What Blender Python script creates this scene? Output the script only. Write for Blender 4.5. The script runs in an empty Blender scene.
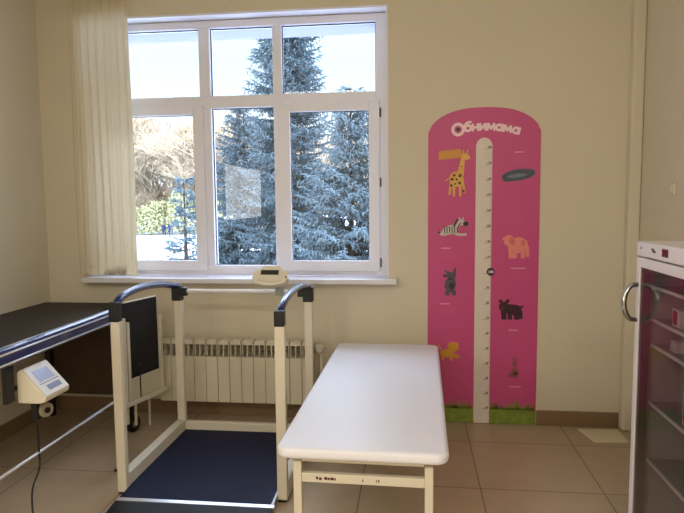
import bpy, bmesh, math, random
from mathutils import Vector, Matrix
PI = math.pi
C = bpy.context.scene.collection
S = bpy.context.scene
rnd = random.Random(7)

# ------------------------------------------------------------------ camera
cam_d = bpy.data.cameras.new('camera')
cam_d.sensor_width = 36.0
cam_d.lens = 36.0 * 600.0 / 684.0
cam_d.clip_start = 0.05; cam_d.clip_end = 500
cam = bpy.data.objects.new('camera', cam_d); C.objects.link(cam)
R = Matrix(((0.993080671, -0.000915985246, 0.117430581),
            (0.117029540, 0.0906566859, -0.988982028),
            (-0.00973997433, 0.995881783, 0.0901365998)))
cam.matrix_world = Matrix.Translation((0, 0, 1.47)) @ R.to_4x4()
S.camera = cam

# ------------------------------------------------------------------ sky
w = bpy.data.worlds.new('sky'); S.world = w; w.use_nodes = True
nt = w.node_tree; nt.nodes.clear()
out = nt.nodes.new('ShaderNodeOutputWorld'); bg = nt.nodes.new('ShaderNodeBackground')
tc = nt.nodes.new('ShaderNodeTexCoord'); sp = nt.nodes.new('ShaderNodeSeparateXYZ')
cr = nt.nodes.new('ShaderNodeValToRGB')
nt.links.new(tc.outputs['Generated'], sp.inputs[0]); nt.links.new(sp.outputs['Z'], cr.inputs[0])
e = cr.color_ramp.elements
SKY = [(0.0, (.86, .88, .90)), (.08, (.76, .85, .94)), (.22, (.62, .82, 1.0)), (.36, (.7, .9, 1.2)), (.52, (3.9, 4.6, 6.0)), (1.0, (4.0, 4.9, 6.6))]
e[0].position = 0; e[0].color = (*SKY[0][1], 1); e[1].position = 1; e[1].color = (*SKY[-1][1], 1)
for p, c in SKY[1:-1]:
    n_ = e.new(p); n_.color = (*c, 1)
nt.links.new(cr.outputs[0], bg.inputs[0]); nt.links.new(bg.outputs[0], out.inputs[0])
bg.inputs[1].default_value = 1.4

# ------------------------------------------------------------------ lights
def area(name, loc, rot, sx, sy, power, col):
    l = bpy.data.lights.new(name, 'AREA'); l.shape = 'RECTANGLE'; l.size = sx; l.size_y = sy
    l.energy = power; l.color = col
    o = bpy.data.objects.new(name, l); o.location = loc; o.rotation_euler = rot; C.objects.link(o); return o
area('ceiling_light', (-1.4, -1.2, 3.12), (0, 0, 0), 1.2, .8, 34, (1.0, .96, .90))
area('ceiling_light', (.6, -1.2, 3.12), (0, 0, 0), 1.2, .8, 34, (1.0, .96, .90))
area('side_window_light', (-2.5, -.6, 1.62), (0, -PI/2, 0), .75, 1.9, 34, (1.0, .97, .93))

S.view_settings.view_transform = 'Standard'; S.view_settings.look = 'None'
S.view_settings.gamma = 1.0; S.view_settings.exposure = 0.24
S.view_settings.use_curve_mapping = False

# ------------------------------------------------------------------ materials
def lin(c):
    return tuple(((v/255)/12.92 if v/255 <= .04045 else ((v/255+.055)/1.055)**2.4) for v in c)
MC = {}
def mat(name, rgb, rough=.6, metal=0, spec=.5, bump=0, bscale=60, var=0, vscale=4, emit=None, coat=0):
    if name in MC: return MC[name]
    m = bpy.data.materials.new(name); m.use_nodes = True; MC[name] = m
    t = m.node_tree; b = t.nodes['Principled BSDF']; c = lin(rgb)
    b.inputs['Base Color'].default_value = (*c, 1); b.inputs['Roughness'].default_value = rough
    b.inputs['Metallic'].default_value = metal; b.inputs['Specular IOR Level'].default_value = spec
    b.inputs['Coat Weight'].default_value = coat
    co = t.nodes.new('ShaderNodeTexCoord')
    if var:
        n = t.nodes.new('ShaderNodeTexNoise'); n.inputs['Scale'].default_value = vscale; n.inputs['Detail'].default_value = 4
        mx = t.nodes.new('ShaderNodeMixRGB'); mx.inputs[1].default_value = (*[v*(1-var) for v in c], 1)
        mx.inputs[2].default_value = (*[min(1, v*(1+var)) for v in c], 1)
        t.links.new(co.outputs['Object'], n.inputs[0]); t.links.new(n.outputs[0], mx.inputs[0]); t.links.new(mx.outputs[0], b.inputs['Base Color'])
    if bump:
        n = t.nodes.new('ShaderNodeTexNoise'); n.inputs['Scale'].default_value = bscale; n.inputs['Detail'].default_value = 3
        bp = t.nodes.new('ShaderNodeBump'); bp.inputs['Strength'].default_value = bump; bp.inputs['Distance'].default_value = .002
        t.links.new(co.outputs['Object'], n.inputs[0]); t.links.new(n.outputs[0], bp.inputs['Height']); t.links.new(bp.outputs[0], b.inputs['Normal'])
    if emit:
        b.inputs['Emission Color'].default_value = (*lin(rgb), 1); b.inputs['Emission Strength'].default_value = emit
    return m
def glass(name, tint, refl):
    m = bpy.data.materials.new(name); m.use_nodes = True; t = m.node_tree; t.nodes.clear()
    o = t.nodes.new('ShaderNodeOutputMaterial'); mx = t.nodes.new('ShaderNodeMixShader')
    tr = t.nodes.new('ShaderNodeBsdfTransparent'); tr.inputs[0].default_value = (*tint, 1)
    gl = t.nodes.new('ShaderNodeBsdfGlossy'); gl.inputs['Roughness'].default_value = .02
    lw = t.nodes.new('ShaderNodeLayerWeight'); lw.inputs[0].default_value = .5
    pw = t.nodes.new('ShaderNodeMath'); pw.operation = 'POWER'; pw.inputs[1].default_value = 5
    ma = t.nodes.new('ShaderNodeMath'); ma.operation = 'MULTIPLY_ADD'; ma.inputs[1].default_value = 1-refl; ma.inputs[2].default_value = refl
    t.links.new(lw.outputs['Facing'], pw.inputs[0]); t.links.new(pw.outputs[0], ma.inputs[0])
    t.links.new(ma.outputs[0], mx.inputs[0]); t.links.new(tr.outputs[0], mx.inputs[1]); t.links.new(gl.outputs[0], mx.inputs[2])
    t.links.new(mx.outputs[0], o.inputs[0]); return m
M = dict(
 wall=mat('cream_wallpaper', (218, 208, 184), .8, spec=.2, bump=.35, bscale=90, var=.03, vscale=3),
 ceil=mat('white_ceiling', (225, 222, 212), .9),
 base=mat('brown_tile_skirting', (134, 108, 80), .4, var=.06, vscale=8),
 pvc=mat('white_pvc', (238, 238, 248), .35),
 sill=mat('white_sill', (228, 226, 232), .25),
 plaster=mat('exterior_plaster', (158, 158, 178), .8),
 cream=mat('cream_painted_steel', (222, 214, 194), .38, var=.02),
 cream2=mat('ivory_painted_steel', (212, 204, 182), .4),
 brightw=mat('bright_finish', (226, 230, 242), .25, metal=.3),
 black=mat('black_plastic', (16, 16, 20), .45),
 navy=mat('navy_plastic', (10, 34, 104), .24, coat=.6),
 rubber=mat('navy_rubber', (7, 14, 48), .6, spec=.22, bump=.3, bscale=250),
 ramp=mat('black_rubber', (10, 10, 14), .6),
 alu=mat('aluminium', (205, 205, 210), .3, metal=.7),
 vinyl=mat('white_vinyl', (240, 240, 248), .36, spec=.5, bump=.08, bscale=14),
 wenge=mat('dark_brown_veneer', (36, 27, 21), .6, var=.12, vscale=6),
 rad=mat('radiator_enamel', (214, 205, 182), .4),
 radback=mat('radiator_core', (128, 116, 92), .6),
 plastic=mat('beige_plastic', (226, 219, 198), .45),
 white=mat('white_plastic', (232, 230, 228), .35),
 lcd=mat('lcd_grey', (150, 155, 195), .2),
 lcdd=mat('lcd_dark', (52, 52, 44), .2),
 keys=mat('key_strip', (128, 136, 168), .4),
 pink=mat('pink_print', (202, 80, 134), .35, spec=.4, var=.04, vscale=2),
 strip=mat('ruler_print', (224, 212, 200), .45, var=.08, vscale=20),
 inkp=mat('pale_pink_print', (226, 150, 178), .5),
 inkw=mat('cream_print', (238, 214, 206), .5),
 dark=mat('charcoal_print', (52, 44, 52), .5),
 chrome=mat('brushed_steel', (190, 188, 184), .2, metal=1),
 panel=mat('black_cloth', (14, 14, 18), .7),
 fridge=mat('white_enamel', (228, 224, 226), .3),
 fin=mat('fridge_lining', (190, 184, 180), .5),
 gask=mat('grey_gasket', (96, 84, 84), .6),
 red=mat('red_card', (180, 40, 50), .5), mag=mat('magenta_card', (170, 50, 110), .5),
 steel=mat('dark_glass_bottle', (60, 66, 72), .2),
 snow=mat('snow', (226, 230, 238), .8, var=.03, vscale=.3),
 bark=mat('spruce_bark', (74, 62, 56), .9),
 bare=mat('bare_bark', (198, 178, 150), .9, var=.12, vscale=.5),
 paper=mat('pale_tile', (226, 214, 182), .5, var=.03),
 coat=mat('dark_blue_coat', (24, 36, 84), .8), skin=mat('skin', (205, 160, 135), .6),
)
M['glass'] = glass('window_glass', (.97, .985, .985), .02)
M['fglass'] = glass('smoked_fridge_glass', (.80, .78, .78), .025)
M['lens'] = M['lcd']
# floor: procedural tiles on the real joints
def floor_mat():
    m = bpy.data.materials.new('beige_stone_tile'); m.use_nodes = True; t = m.node_tree; b = t.nodes['Principled BSDF']
    g = t.nodes.new('ShaderNodeNewGeometry'); mp = t.nodes.new('ShaderNodeMapping')
    mp.inputs['Location'].default_value = (-.345/.61 + 20, -3.02/.61 + 20, 0); mp.inputs['Scale'].default_value = (1/.61, 1/.61, 1)
    br = t.nodes.new('ShaderNodeTexBrick'); br.offset = 0; br.inputs['Scale'].default_value = 1
    br.inputs['Brick Width'].default_value = 1; br.inputs['Row Height'].default_value = 1
    br.inputs['Mortar Size'].default_value = .006; br.inputs['Mortar Smooth'].default_value = .2
    br.inputs['Color1'].default_value = (*lin((196, 174, 143)), 1); br.inputs['Color2'].default_value = (*lin((190, 168, 138)), 1)
    br.inputs['Mortar'].default_value = (*lin((128, 106, 86)), 1)
    n = t.nodes.new('ShaderNodeTexNoise'); n.inputs['Scale'].default_value = 7; n.inputs['Detail'].default_value = 5
    mx = t.nodes.new('ShaderNodeMixRGB'); mx.blend_type = 'MULTIPLY'; mx.inputs[0].default_value = .25
    t.links.new(g.outputs['Position'], mp.inputs[0]); t.links.new(mp.outputs[0], br.inputs[0])
    t.links.new(g.outputs['Position'], n.inputs[0]); t.links.new(br.outputs[0], mx.inputs[1]); t.links.new(n.outputs[0], mx.inputs[2])
    t.links.new(mx.outputs[0], b.inputs['Base Color']); b.inputs['Roughness'].default_value = .32
    return m
M['floor'] = floor_mat()
def cloth_mat():
    m = bpy.data.materials.new('cream_sheer_fabric'); m.use_nodes = True; t = m.node_tree; t.nodes.clear()
    o = t.nodes.new('ShaderNodeOutputMaterial'); mx = t.nodes.new('ShaderNodeMixShader'); mx.inputs[0].default_value = .26
    d = t.nodes.new('ShaderNodeBsdfDiffuse'); tl = t.nodes.new('ShaderNodeBsdfTranslucent')
    c = t.nodes.new('ShaderNodeMixRGB'); c.inputs[1].default_value = (*lin((220, 206, 174)), 1); c.inputs[2].default_value = (*lin((120, 98, 72)), 1)
    g = t.nodes.new('ShaderNodeNewGeometry'); s = t.nodes.new('ShaderNodeSeparateXYZ'); n = t.nodes.new('ShaderNodeTexNoise'); n.inputs['Scale'].default_value = 9
    # blotchy grey-brown tone towards the bottom hem
    mr = t.nodes.new('ShaderNodeMapRange'); mr.inputs[1].default_value = 1.06; mr.inputs[2].default_value = .99
    mu = t.nodes.new('ShaderNodeMath'); mu.operation = 'MULTIPLY'
    r = t.nodes.new('ShaderNodeMapRange'); r.inputs[1].default_value = .42; r.inputs[2].default_value = .6
    t.links.new(g.outputs['Position'], s.inputs[0]); t.links.new(g.outputs['Position'], n.inputs[0])
    t.links.new(s.outputs['Z'], mr.inputs[0]); t.links.new(n.outputs[0], r.inputs[0]); t.links.new(mr.outputs[0], mu.inputs[0]); t.links.new(r.outputs[0], mu.inputs[1])
    t.links.new(mu.outputs[0], c.inputs[0]); t.links.new(c.outputs[0], d.inputs[0]); t.links.new(c.outputs[0], tl.inputs[0])
    t.links.new(d.outputs[0], mx.inputs[1]); t.links.new(tl.outputs[0], mx.inputs[2]); t.links.new(mx.outputs[0], o.inputs[0]); return m
M['curtain'] = cloth_mat()
def leaf_mat(name, a, b_, sc):
    m = bpy.data.materials.new(name); m.use_nodes = True; t = m.node_tree; b = t.nodes['Principled BSDF']
    g = t.nodes.new('ShaderNodeTexCoord'); n = t.nodes.new('ShaderNodeTexNoise'); n.inputs['Scale'].default_value = sc
    mx = t.nodes.new('ShaderNodeMixRGB'); mx.inputs[1].default_value = (*lin(a), 1); mx.inputs[2].default_value = (*lin(b_), 1)
    t.links.new(g.outputs['Object'], n.inputs[0]); t.links.new(n.outputs[0], mx.inputs[0]); t.links.new(mx.outputs[0], b.inputs['Base Color'])
    b.inputs['Roughness'].default_value = .75; return m
M['needles'] = leaf_mat('blue_spruce_needles', (64, 82, 94), (118, 134, 138), 3)
M['bush'] = leaf_mat('yellow_green_leaves', (168, 168, 112), (200, 190, 148), .8)

# ------------------------------------------------------------------ mesh helpers
def BM(): return bmesh.new()
def box(bm, x0, x1, y0, y1, z0, z1):
    v = [bm.verts.new(p) for p in ((x0,y0,z0),(x1,y0,z0),(x1,y1,z0),(x0,y1,z0),(x0,y0,z1),(x1,y0,z1),(x1,y1,z1),(x0,y1,z1))]
    for f in ((0,3,2,1),(4,5,6,7),(0,1,5,4),(1,2,6,5),(2,3,7,6),(3,0,4,7)): bm.faces.new([v[i] for i in f])
    return bm
def tube(bm, pts, r, n=12, cap=True):
    pts = [Vector(p) for p in pts]; rings = []; up = None
    for i, p in enumerate(pts):
        d = (pts[min(i+1, len(pts)-1)] - pts[max(i-1, 0)]).normalized()
        if up is None: up = Vector((0, 0, 1)) if abs(d.z) < .9 else Vector((1, 0, 0))
        a = d.cross(up).normalized(); b = a.cross(d).normalized(); up = b
        rr = r[i] if isinstance(r, (list, tuple)) else r
        rings.append([bm.verts.new(p + a*rr*math.cos(2*PI*k/n) + b*rr*math.sin(2*PI*k/n)) for k in range(n)])
    for i in range(len(rings)-1):
        for k in range(n): bm.faces.new((rings[i][k], rings[i][(k+1) % n], rings[i+1][(k+1) % n], rings[i+1][k]))
    if cap: bm.faces.new(rings[0][::-1]); bm.faces.new(rings[-1])
    return bm
def prism(bm, poly, axis, a, b):
    """poly: 2-D outline; axis 'x': (y,z), 'y': (x,z), 'z': (x,y)"""
    def P(p, t): return (t, p[0], p[1]) if axis == 'x' else ((p[0], t, p[1]) if axis == 'y' else (p[0], p[1], t))
    A = [bm.verts.new(P(p, a)) for p in poly]; B = [bm.verts.new(P(p, b)) for p in poly]
    bm.faces.new(A); bm.faces.new(B[::-1]); n = len(poly)
    for i in range(n): bm.faces.new((A[i], B[i], B[(i+1) % n], A[(i+1) % n]))
    return bm
def xform(bm, m): bmesh.ops.transform(bm, matrix=m, verts=bm.verts); return bm
def smooth(pts, n=8):
    P = [Vector(p) for p in pts]; P = [2*P[0]-P[1]] + P + [2*P[-1]-P[-2]]; r = []
    for i in range(1, len(P)-2):
        for k in range(n):
            t = k/n; a, b, c, d = P[i-1], P[i], P[i+1], P[i+2]
            r.append(.5*((2*b) + (c-a)*t + (2*a-5*b+4*c-d)*t*t + (3*b-a-3*c+d)*t**3))
    r.append(P[-2]); return r
def rootloc(o):
    v = Vector((0, 0, 0))
    while o: v += o.location; o = o.parent
    return v
def obj(name, bm, m, parent=None, bevel=0, seg=2, sm=False, label=None):
    """bm holds world coordinates; they are made relative to the parent"""
    me = bpy.data.meshes.new(name)
    if parent: bmesh.ops.translate(bm, vec=-rootloc(parent), verts=bm.verts)
    bmesh.ops.recalc_face_normals(bm, faces=bm.faces); bm.to_mesh(me); bm.free()
    for q in (m if isinstance(m, (list, tuple)) else [m]): me.materials.append(q)
    if sm: me.shade_smooth()
    o = bpy.data.objects.new(name, me); C.objects.link(o); o.parent = parent
    if bevel:
        b = o.modifiers.new('b', 'BEVEL'); b.width = bevel; b.segments = seg; b.limit_method = 'ANGLE'
    if label: o['label'] = label
    return o
def thing(name, label, cat, loc=(0,0,0), group=None, rotz=0):
    o = bpy.data.objects.new(name, None); C.objects.link(o); o.location = loc; o.rotation_euler = (0, 0, rotz)
    o.empty_display_size = .1
    o['label'] = label; o['category'] = cat
    if group: o['group'] = group
    return o
def tag(o, label, cat, group=None):
    o['label'] = label; o['category'] = cat
    if group: o['group'] = group
    return o
def struct(o, label=None):
    o['kind'] = 'structure'
    if label: o['label'] = label
    return o
def copy_tree(o, parent=None):
    c = o.copy(); C.objects.link(c); c.parent = parent
    for ch in [k for k in list(bpy.data.objects) if k.parent == o]: copy_tree(ch, c)
    return c
def text_bm(s, size, off=0.0, ext=.0004):
    cu = bpy.data.curves.new('t', 'FONT'); cu.body = s; cu.size = size; cu.offset = off; cu.extrude = ext
    cu.align_x = 'CENTER'; cu.resolution_u = 4
    o = bpy.data.objects.new('t', cu); C.objects.link(o); dg = bpy.context.evaluated_depsgraph_get()
    me = bpy.data.meshes.new_from_object(o.evaluated_get(dg)); bm = bmesh.new(); bm.from_mesh(me)
    bpy.data.objects.remove(o); bpy.data.curves.remove(cu); bpy.data.meshes.remove(me)
    return xform(bm, Matrix.Rotation(PI/2, 4, 'X'))       # stands up, faces -Y
def join(bm, other):
    me = bpy.data.meshes.new('j'); other.to_mesh(me); other.free(); bm.from_mesh(me); bpy.data.meshes.remove(me); return bm

# ------------------------------------------------------------------ room shell
XL, XR, YB, YF, ZC = -2.56, 1.39, 3.95, -2.2, 3.2
WX0, WX1, WZ0, WZ1 = -2.24, -.16, .935, 2.72
b = BM(); box(b, XL-.3, XR+.3, YF-.2, YB, -.1, 0); struct(obj('floor', b, M['floor']), 'beige square stone tiles')
b = BM(); box(b, XL-.3, XR+.3, YF-.2, YB, ZC, ZC+.1); struct(obj('ceiling', b, M['ceil']))
b = BM(); WO = 4.5
box(b, XL-1.5, WX0, YB, WO, -3, 3.6); box(b, WX1, XR+1.5, YB, WO, -3, 3.6)
box(b, WX0, WX1, YB, WO, -3, WZ0); box(b, WX0, WX1, YB, WO, WZ1, 3.6)
struct(obj('wall_back', b, M['wall']), 'cream wall with the window')
b = BM(); box(b, WX0+.0005, WX1-.0005, 4.137, WO, 2.7065, 2.7195); box(b, WX0-.02, WX1+.02, WO+.001, WO+.06, 2.706, 2.9); struct(obj('trim_2', b, M['plaster']), 'pale outer lintel lining above the window')
b = BM(); box(b, XL-.2, XL, YF, YB, 0, ZC); struct(obj('wall_left', b, M['wall']))
b = BM(); box(b, XR, XR+.2, YF, YB, 0, ZC); struct(obj('wall_right', b, M['wall']))
b = BM(); box(b, XL-.3, XR+.3, YF-.2, YF, 0, ZC); struct(obj('wall_front', b, M['wall']))
b = BM(); box(b, 1.318, XR-.001, 3.885, YB-.001, 0, ZC-.001); struct(obj('trim_1', b, M['wall'], bevel=.012, seg=3), 'slim boxed pipe run in the right corner')
b = BM(); box(b, WX0+.0005, WX1-.0005, YB-.001, 4.0595, 2.7065, 2.7195); box(b, WX1-.012, WX1-.0005, YB-.001, 4.0595, .969, 2.706); box(b, WX0+.0005, WX0+.012, YB-.001, 4.0595, .969, 2.706)
struct(obj('trim_3', b, M['pvc']), 'white lining of the window opening')
# skirting of brown tiles
b = BM()
for x in [XL+.001 + .61*i for i in range(5)]: box(b, x, min(x+.608, .094), 3.938, YB-.0005, .001, .1)
box(b, .804, 1.316, 3.938, YB-.0005, .001, .1)
struct(obj('baseboard_back', b, M['base']), 'brown tile skirting')
b = BM(); box(b, XL+.0005, XL+.012, YF+.01, 3.936, .001, .1); struct(obj('baseboard_left', b, M['base']))
b = BM(); box(b, XR-.012, XR-.0005, YF+.01, 3.883, .001, .1); struct(obj('baseboard_right', b, M['base']))

# ------------------------------------------------------------------ window
wn = bpy.data.objects.new('window_1', None); C.objects.link(wn); wn.location = (-1.2, 4.1, .97); struct(wn, 'white plastic window in two rows of three panes')
y0, y1 = 4.06, 4.135
b = BM()
box(b, WX0+.001, -2.19, y0, y1, .968, 2.705); box(b, -.245, WX1-.0005, y0, y1, .968, 2.705)
box(b, -2.19, -.245, y0, y1, 2.655, 2.705); box(b, -2.19, -.245, y0, y1, .968, 1.038)
box(b, -2.19, -.245, y0, y1, 2.12, 2.203)
for xa, xb in ((-1.456, -1.378), (-.941, -.879)): box(b, xa, xb, y0, y1, 2.203, 2.655); box(b, xa, xb, y0, y1, 1.038, 2.12)
obj('window_frame', b, M['pvc'], wn, bevel=.004)
def sash(xa, xb, ga, gb):
    q = BM(); z0, z1, g0, g1 = 1.0, 2.142, 1.073, 2.078; ya, yb = 4.04, 4.0595
    box(q, xa, ga, ya, yb, z0, z1); box(q, gb, xb, ya, yb, z0, z1); box(q, ga, gb, ya, yb, z0, g0); box(q, ga, gb, ya, yb, g1, z1)
    return obj('sash', q, M['pvc'], wn, bevel=.004)
sR = sash(-.915, -.222, -.827, -.293); sL = sash(-2.215, -1.43, -2.12, -1.503)
def gsk(par, xa, xb, za, zb, yy):     # dark rubber glazing seal
    q = BM(); t = .005
    box(q, xa-t, xa, yy, yy+.006, za-t, zb+t); box(q, xb, xb+t, yy, yy+.006, za-t, zb+t); box(q, xa, xb, yy, yy+.006, za-t, za); box(q, xa, xb, yy, yy+.006, zb, zb+t)
    return obj('glazing_seal', q, M['black'], par)
def pane(par, xa, xb, za, zb, yy=4.10):
    q = BM(); box(q, xa-.004, xb+.004, yy, yy+.004, za-.004, zb+.004)
    o = obj('glass_pane', q, M['glass'], par); return o
for xa, xb, za, zb in ((-2.19, -1.456, 2.203, 2.655), (-1.378, -.941, 2.203, 2.655), (-.879, -.245, 2.203, 2.655), (-1.378, -.941, 1.038, 2.12)):
    p = pane(wn, xa+.006, xb-.006, za+.006, zb-.006)
    q = BM(); t = .005
    box(q, xa, xa+t, 4.09, 4.1, za, zb); box(q, xb-t, xb, 4.09, 4.1, za, zb); box(q, xa, xb, 4.09, 4.1, za, za+t); box(q, xa, xb, 4.09, 4.1, zb-t, zb)
    obj('glazing_seal', q, M['black'], wn)
for s_, xa, xb in ((sR, -.827, -.293), (sL, -2.12, -1.503)):
    q = BM(); t = .016      # sash rebate behind the face
    box(q, xa-t, xa, 4.0605, 4.10, 1.073-t, 2.078+t); box(q, xb, xb+t, 4.0605, 4.10, 1.073-t, 2.078+t)
    box(q, xa, xb, 4.0605, 4.10, 1.073-t, 1.073); box(q, xa, xb, 4.0605, 4.10, 2.078, 2.078+t); obj('sash_rebate', q, M['pvc'], s_)
    pane(s_, xa, xb, 1.073, 2.078, 4.08)
    q = BM(); t = .004
    box(q, xa, xa+t, 4.07, 4.078, 1.073, 2.078); box(q, xb-t, xb, 4.07, 4.078, 1.073, 2.078); box(q, xa, xb, 4.07, 4.078, 1.073, 1.073+t); box(q, xa, xb, 4.07, 4.078, 2.078-t, 2.078)
    obj('glazing_seal', q, M['black'], s_)
for z in (2.06, 1.60, 1.06):
    q = BM(); tube(q, [(-.216, 4.048, z-.03), (-.216, 4.048, z+.03)], .006, 10); obj('hinge', q, M['gask'], wn)
b = BM(); box(b, -2.262, -.105, 3.855, YB-.001, .935, .968); box(b, WX0+.001, WX1-.001, YB-.001, 4.0595, .936, .967)
sill = obj('window_sill', b, M['sill'], wn, bevel=.004)
b = BM(); box(b, WX0+.001, WX1-.001, 4.137, WO+.05, .936, .95); obj('outer_sill', b, M['plaster'], wn)

# ------------------------------------------------------------------ curtain
ct = thing('curtain', 'long cream sheer curtain drawn to the left side of the window', 'curtain', (-2.1, 3.91, .985))
b = BM(); N = 120; rows = 14; g = []
for j in range(rows+1):
    z = .985 + (3.14-.985)*j/rows; r_ = []
    for i in range(N+1):
        u = i/N; x = -2.30 + .425*u
        yy = 3.905 + .0055*math.sin(u*2*PI*6.5 + .4*math.sin(z*1.3)) + .002*math.sin(u*2*PI*15+1)
        r_.append(b.verts.new((x + .004*math.sin(z*3+u*9), yy, z)))
    g.append(r_)
for j in range(rows):
    for i in range(N): b.faces.new((g[j][i], g[j][i+1], g[j+1][i+1], g[j+1][i]))
obj('fabric', b, M['curtain'], ct, sm=True)
b = BM(); box(b, -2.45, .3, 3.885, 3.93, 3.142, 3.175); obj('curtain_rail', b, M['white'], ct)

# ------------------------------------------------------------------ radiator
rd = thing('radiator', 'cream ribbed aluminium radiator on the wall under the window', 'radiator', (-1.15, 3.84, .14))
def section(x):
    q = BM(); w_ = .0392; yf, yb = 3.785, 3.87
    box(q, x-w_, x+w_, yf, yf+.012, .145, .455)                    # flat front
    prism(q, [(x-w_, .535), (x-w_+.004, .556), (x-w_+.012, .566), (x+w_-.012, .566), (x+w_-.004, .556), (x+w_, .535)], 'y', yf+.006, yb)
    box(q, x-.004, x+.004, yf+.004, yb, .455, .537)                # upper fins
    for s in (-1, 1): box(q, x+s*.034-.003, x+s*.034+.003, yf+.012, yb, .455, .537)
    box(q, x-w_+.004, x+w_-.004, yf+.0125, yb-.01, .15, .40)
    return q
for i in range(13):
    s = obj('radiator_section', section(-1.655 + .0812*i), M['rad'], rd, bevel=.003)
    q = BM(); x = -1.655 + .0812*i; tube(q, [(x-.0395, 3.845, .50), (x+.0395, 3.845, .50)], .02, 10)
    obj('manifold', q, M['radback'], s)
b = BM(); tube(b, [(-.64, 3.84, .525), (-.60, 3.84, .525)], .017); tube(b, [(-.6, 3.84, .525), (-.6, 3.84, .1), (-.6, 3.94, .06)], .011); obj('supply_pipe', b, M['rad'], rd, sm=True)
b = BM(); tube(b, [(-.598, 3.82, .525), (-.598, 3.81, .525), (-.598, 3.76, .525), (-.598, 3.752, .525)], [.014, .024, .026, .02], 16); obj('valve_knob', b, M['rad'], rd, bevel=.002)
b = BM(); tube(b, [(-.632, 3.84, .525), (-.612, 3.84, .525)], .022, 6); obj('valve_nut', b, M['chrome'], rd)

# ------------------------------------------------------------------ growth chart
gc = thing('growth_chart', 'tall pink arched growth chart with animal pictures beside the window', 'poster', (.448, 3.95, 0))
xc, hw = .448, .351
poly = [(xc-hw, 0.002), (xc+hw, 0.002)]
for i in range(31):
    u = 1 - 2*i/30; poly.append((xc+hw*u, 1.905 + .155*(max(0, 1-abs(u)**2.5))**.62))
obj('board', prism(BM(), poly, 'y', YB-.006, YB-.0005), M['pink'], gc)
Y1, Y2, Y3 = YB-.0072, YB-.0094, YB-.0116
def flat(name, polys, m, ya=Y1, yb=YB-.0061, par=None, label=None):
    q = BM()
    for k, p in enumerate(polys): prism(q, p, 'y', ya-.00008*k, yb-.00002*k)
    return obj(name, q, m, par or gc, label=label)
def ell(x, z, a, c, n=20, rot=0, wob=0, seed=1):
    r = random.Random(seed); o = []
    for i in range(n):
        t = 2*PI*i/n; k = 1 + wob*(r.random()-.5); px, pz = a*k*math.cos(t), c*k*math.sin(t)
        o.append((x + px*math.cos(rot)-pz*math.sin(rot), z + px*math.sin(rot)+pz*math.cos(rot)))
    return o
def limb(x0, z0, x1, z1, w0, w1):
    d = Vector((x1-x0, z1-z0)).normalized(); n = Vector((-d.y, d.x))
    return [(x0+n.x*w0, z0+n.y*w0), (x0-n.x*w0, z0-n.y*w0), (x1-n.x*w1, z1-n.y*w1), (x1+n.x*w1, z1+n.y*w1)]
sx, sw = .450, .051
sp_ = [(sx-sw, .004), (sx+sw, .004), (sx+sw, 1.815)] + [(sx+sw*math.cos(PI*i/14), 1.815+.055*math.sin(PI*i/14)) for i in range(1, 14)] + [(sx-sw, 1.815)]
ruler = flat('ruler_strip', [sp_], M['strip'])
b = BM()
for k in range(1, 19):
    z = k*.1; prism(b, [(sx+.006, z-.0018), (sx+.04, z-.0018), (sx+.04, z+.0018), (sx+.006, z+.0018)], 'y', Y2, Y1-.0001)
    for j in range(1, 10):
        zz = z - .01*j; l = .012 if j == 5 else .006
        prism(b, [(sx+.05-l, zz-.0006), (sx+.05, zz-.0006), (sx+.05, zz+.0006), (sx+.05-l, zz+.0006)], 'y', Y2, Y1-.0001)
obj('tick_marks', b, mat('faded_ink', (170, 150, 140), .6), ruler)
b = BM()
for k in range(1, 19):
    if k == 10: continue
    t = text_bm(str(k*10), .018, .0006); xform(t, Matrix.Translation((sx+.033, Y1-.0006, k*.1+.004))); join(b, t)
obj('height_numbers', b, M['dark'], ruler)
bd = flat('round_badge', [ell(.500, 1.012, .026, .026, 28)], mat('dark_purple_print', (44, 24, 66), .4), Y2, Y1-.0002)
t = text_bm('100', .023, .0012); xform(t, Matrix.Translation((.500, Y2-.0006, 1.004))); obj('badge_number', t, M['inkw'], bd)
# title: a large O with a heart, then the other letters on an arch
b = BM()
ox, oz = .285, 1.924; n = 28
for i in range(n):
    a0, a1 = 2*PI*i/n, 2*PI*(i+1)/n
    prism(b, [(ox+.024*math.cos(a0), oz+.024*math.sin(a0)), (ox+.043*math.cos(a0), oz+.043*math.sin(a0)), (ox+.043*math.cos(a1), oz+.043*math.sin(a1)), (ox+.024*math.cos(a1), oz+.024*math.sin(a1))], 'y', Y1, YB-.0061)
def arc(cx_, cz_, ax_, az_, a0, a1, n_=14): return [(cx_+ax_*math.cos(math.radians(a0+(a1-a0)*k/n_)), cz_+az_*math.sin(math.radians(a0+(a1-a0)*k/n_))) for k in range(n_+1)]
GL = {'б': [arc(.5, .32, .34, .32, 0, 360, 20), [(.17, .35), (.18, .7), (.42, .95), (.85, 1.0)]],
      'н': [[(.14, 0), (.14, .66)], [(.76, 0), (.76, .66)], [(.14, .33), (.76, .33)]],
      'и': [[(.14, .66), (.14, 0)], [(.14, 0), (.76, .66)], [(.76, .66), (.76, 0)]],
      'м': [[(.1, 0), (.18, .66)], [(.18, .66), (.52, .12)], [(.52, .12), (.86, .66)], [(.86, .66), (.94, 0)]],
      'а': [arc(.44, .33, .33, .33, 0, 360, 20), [(.82, .66), (.82, 0)]]}
gi = 0
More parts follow.
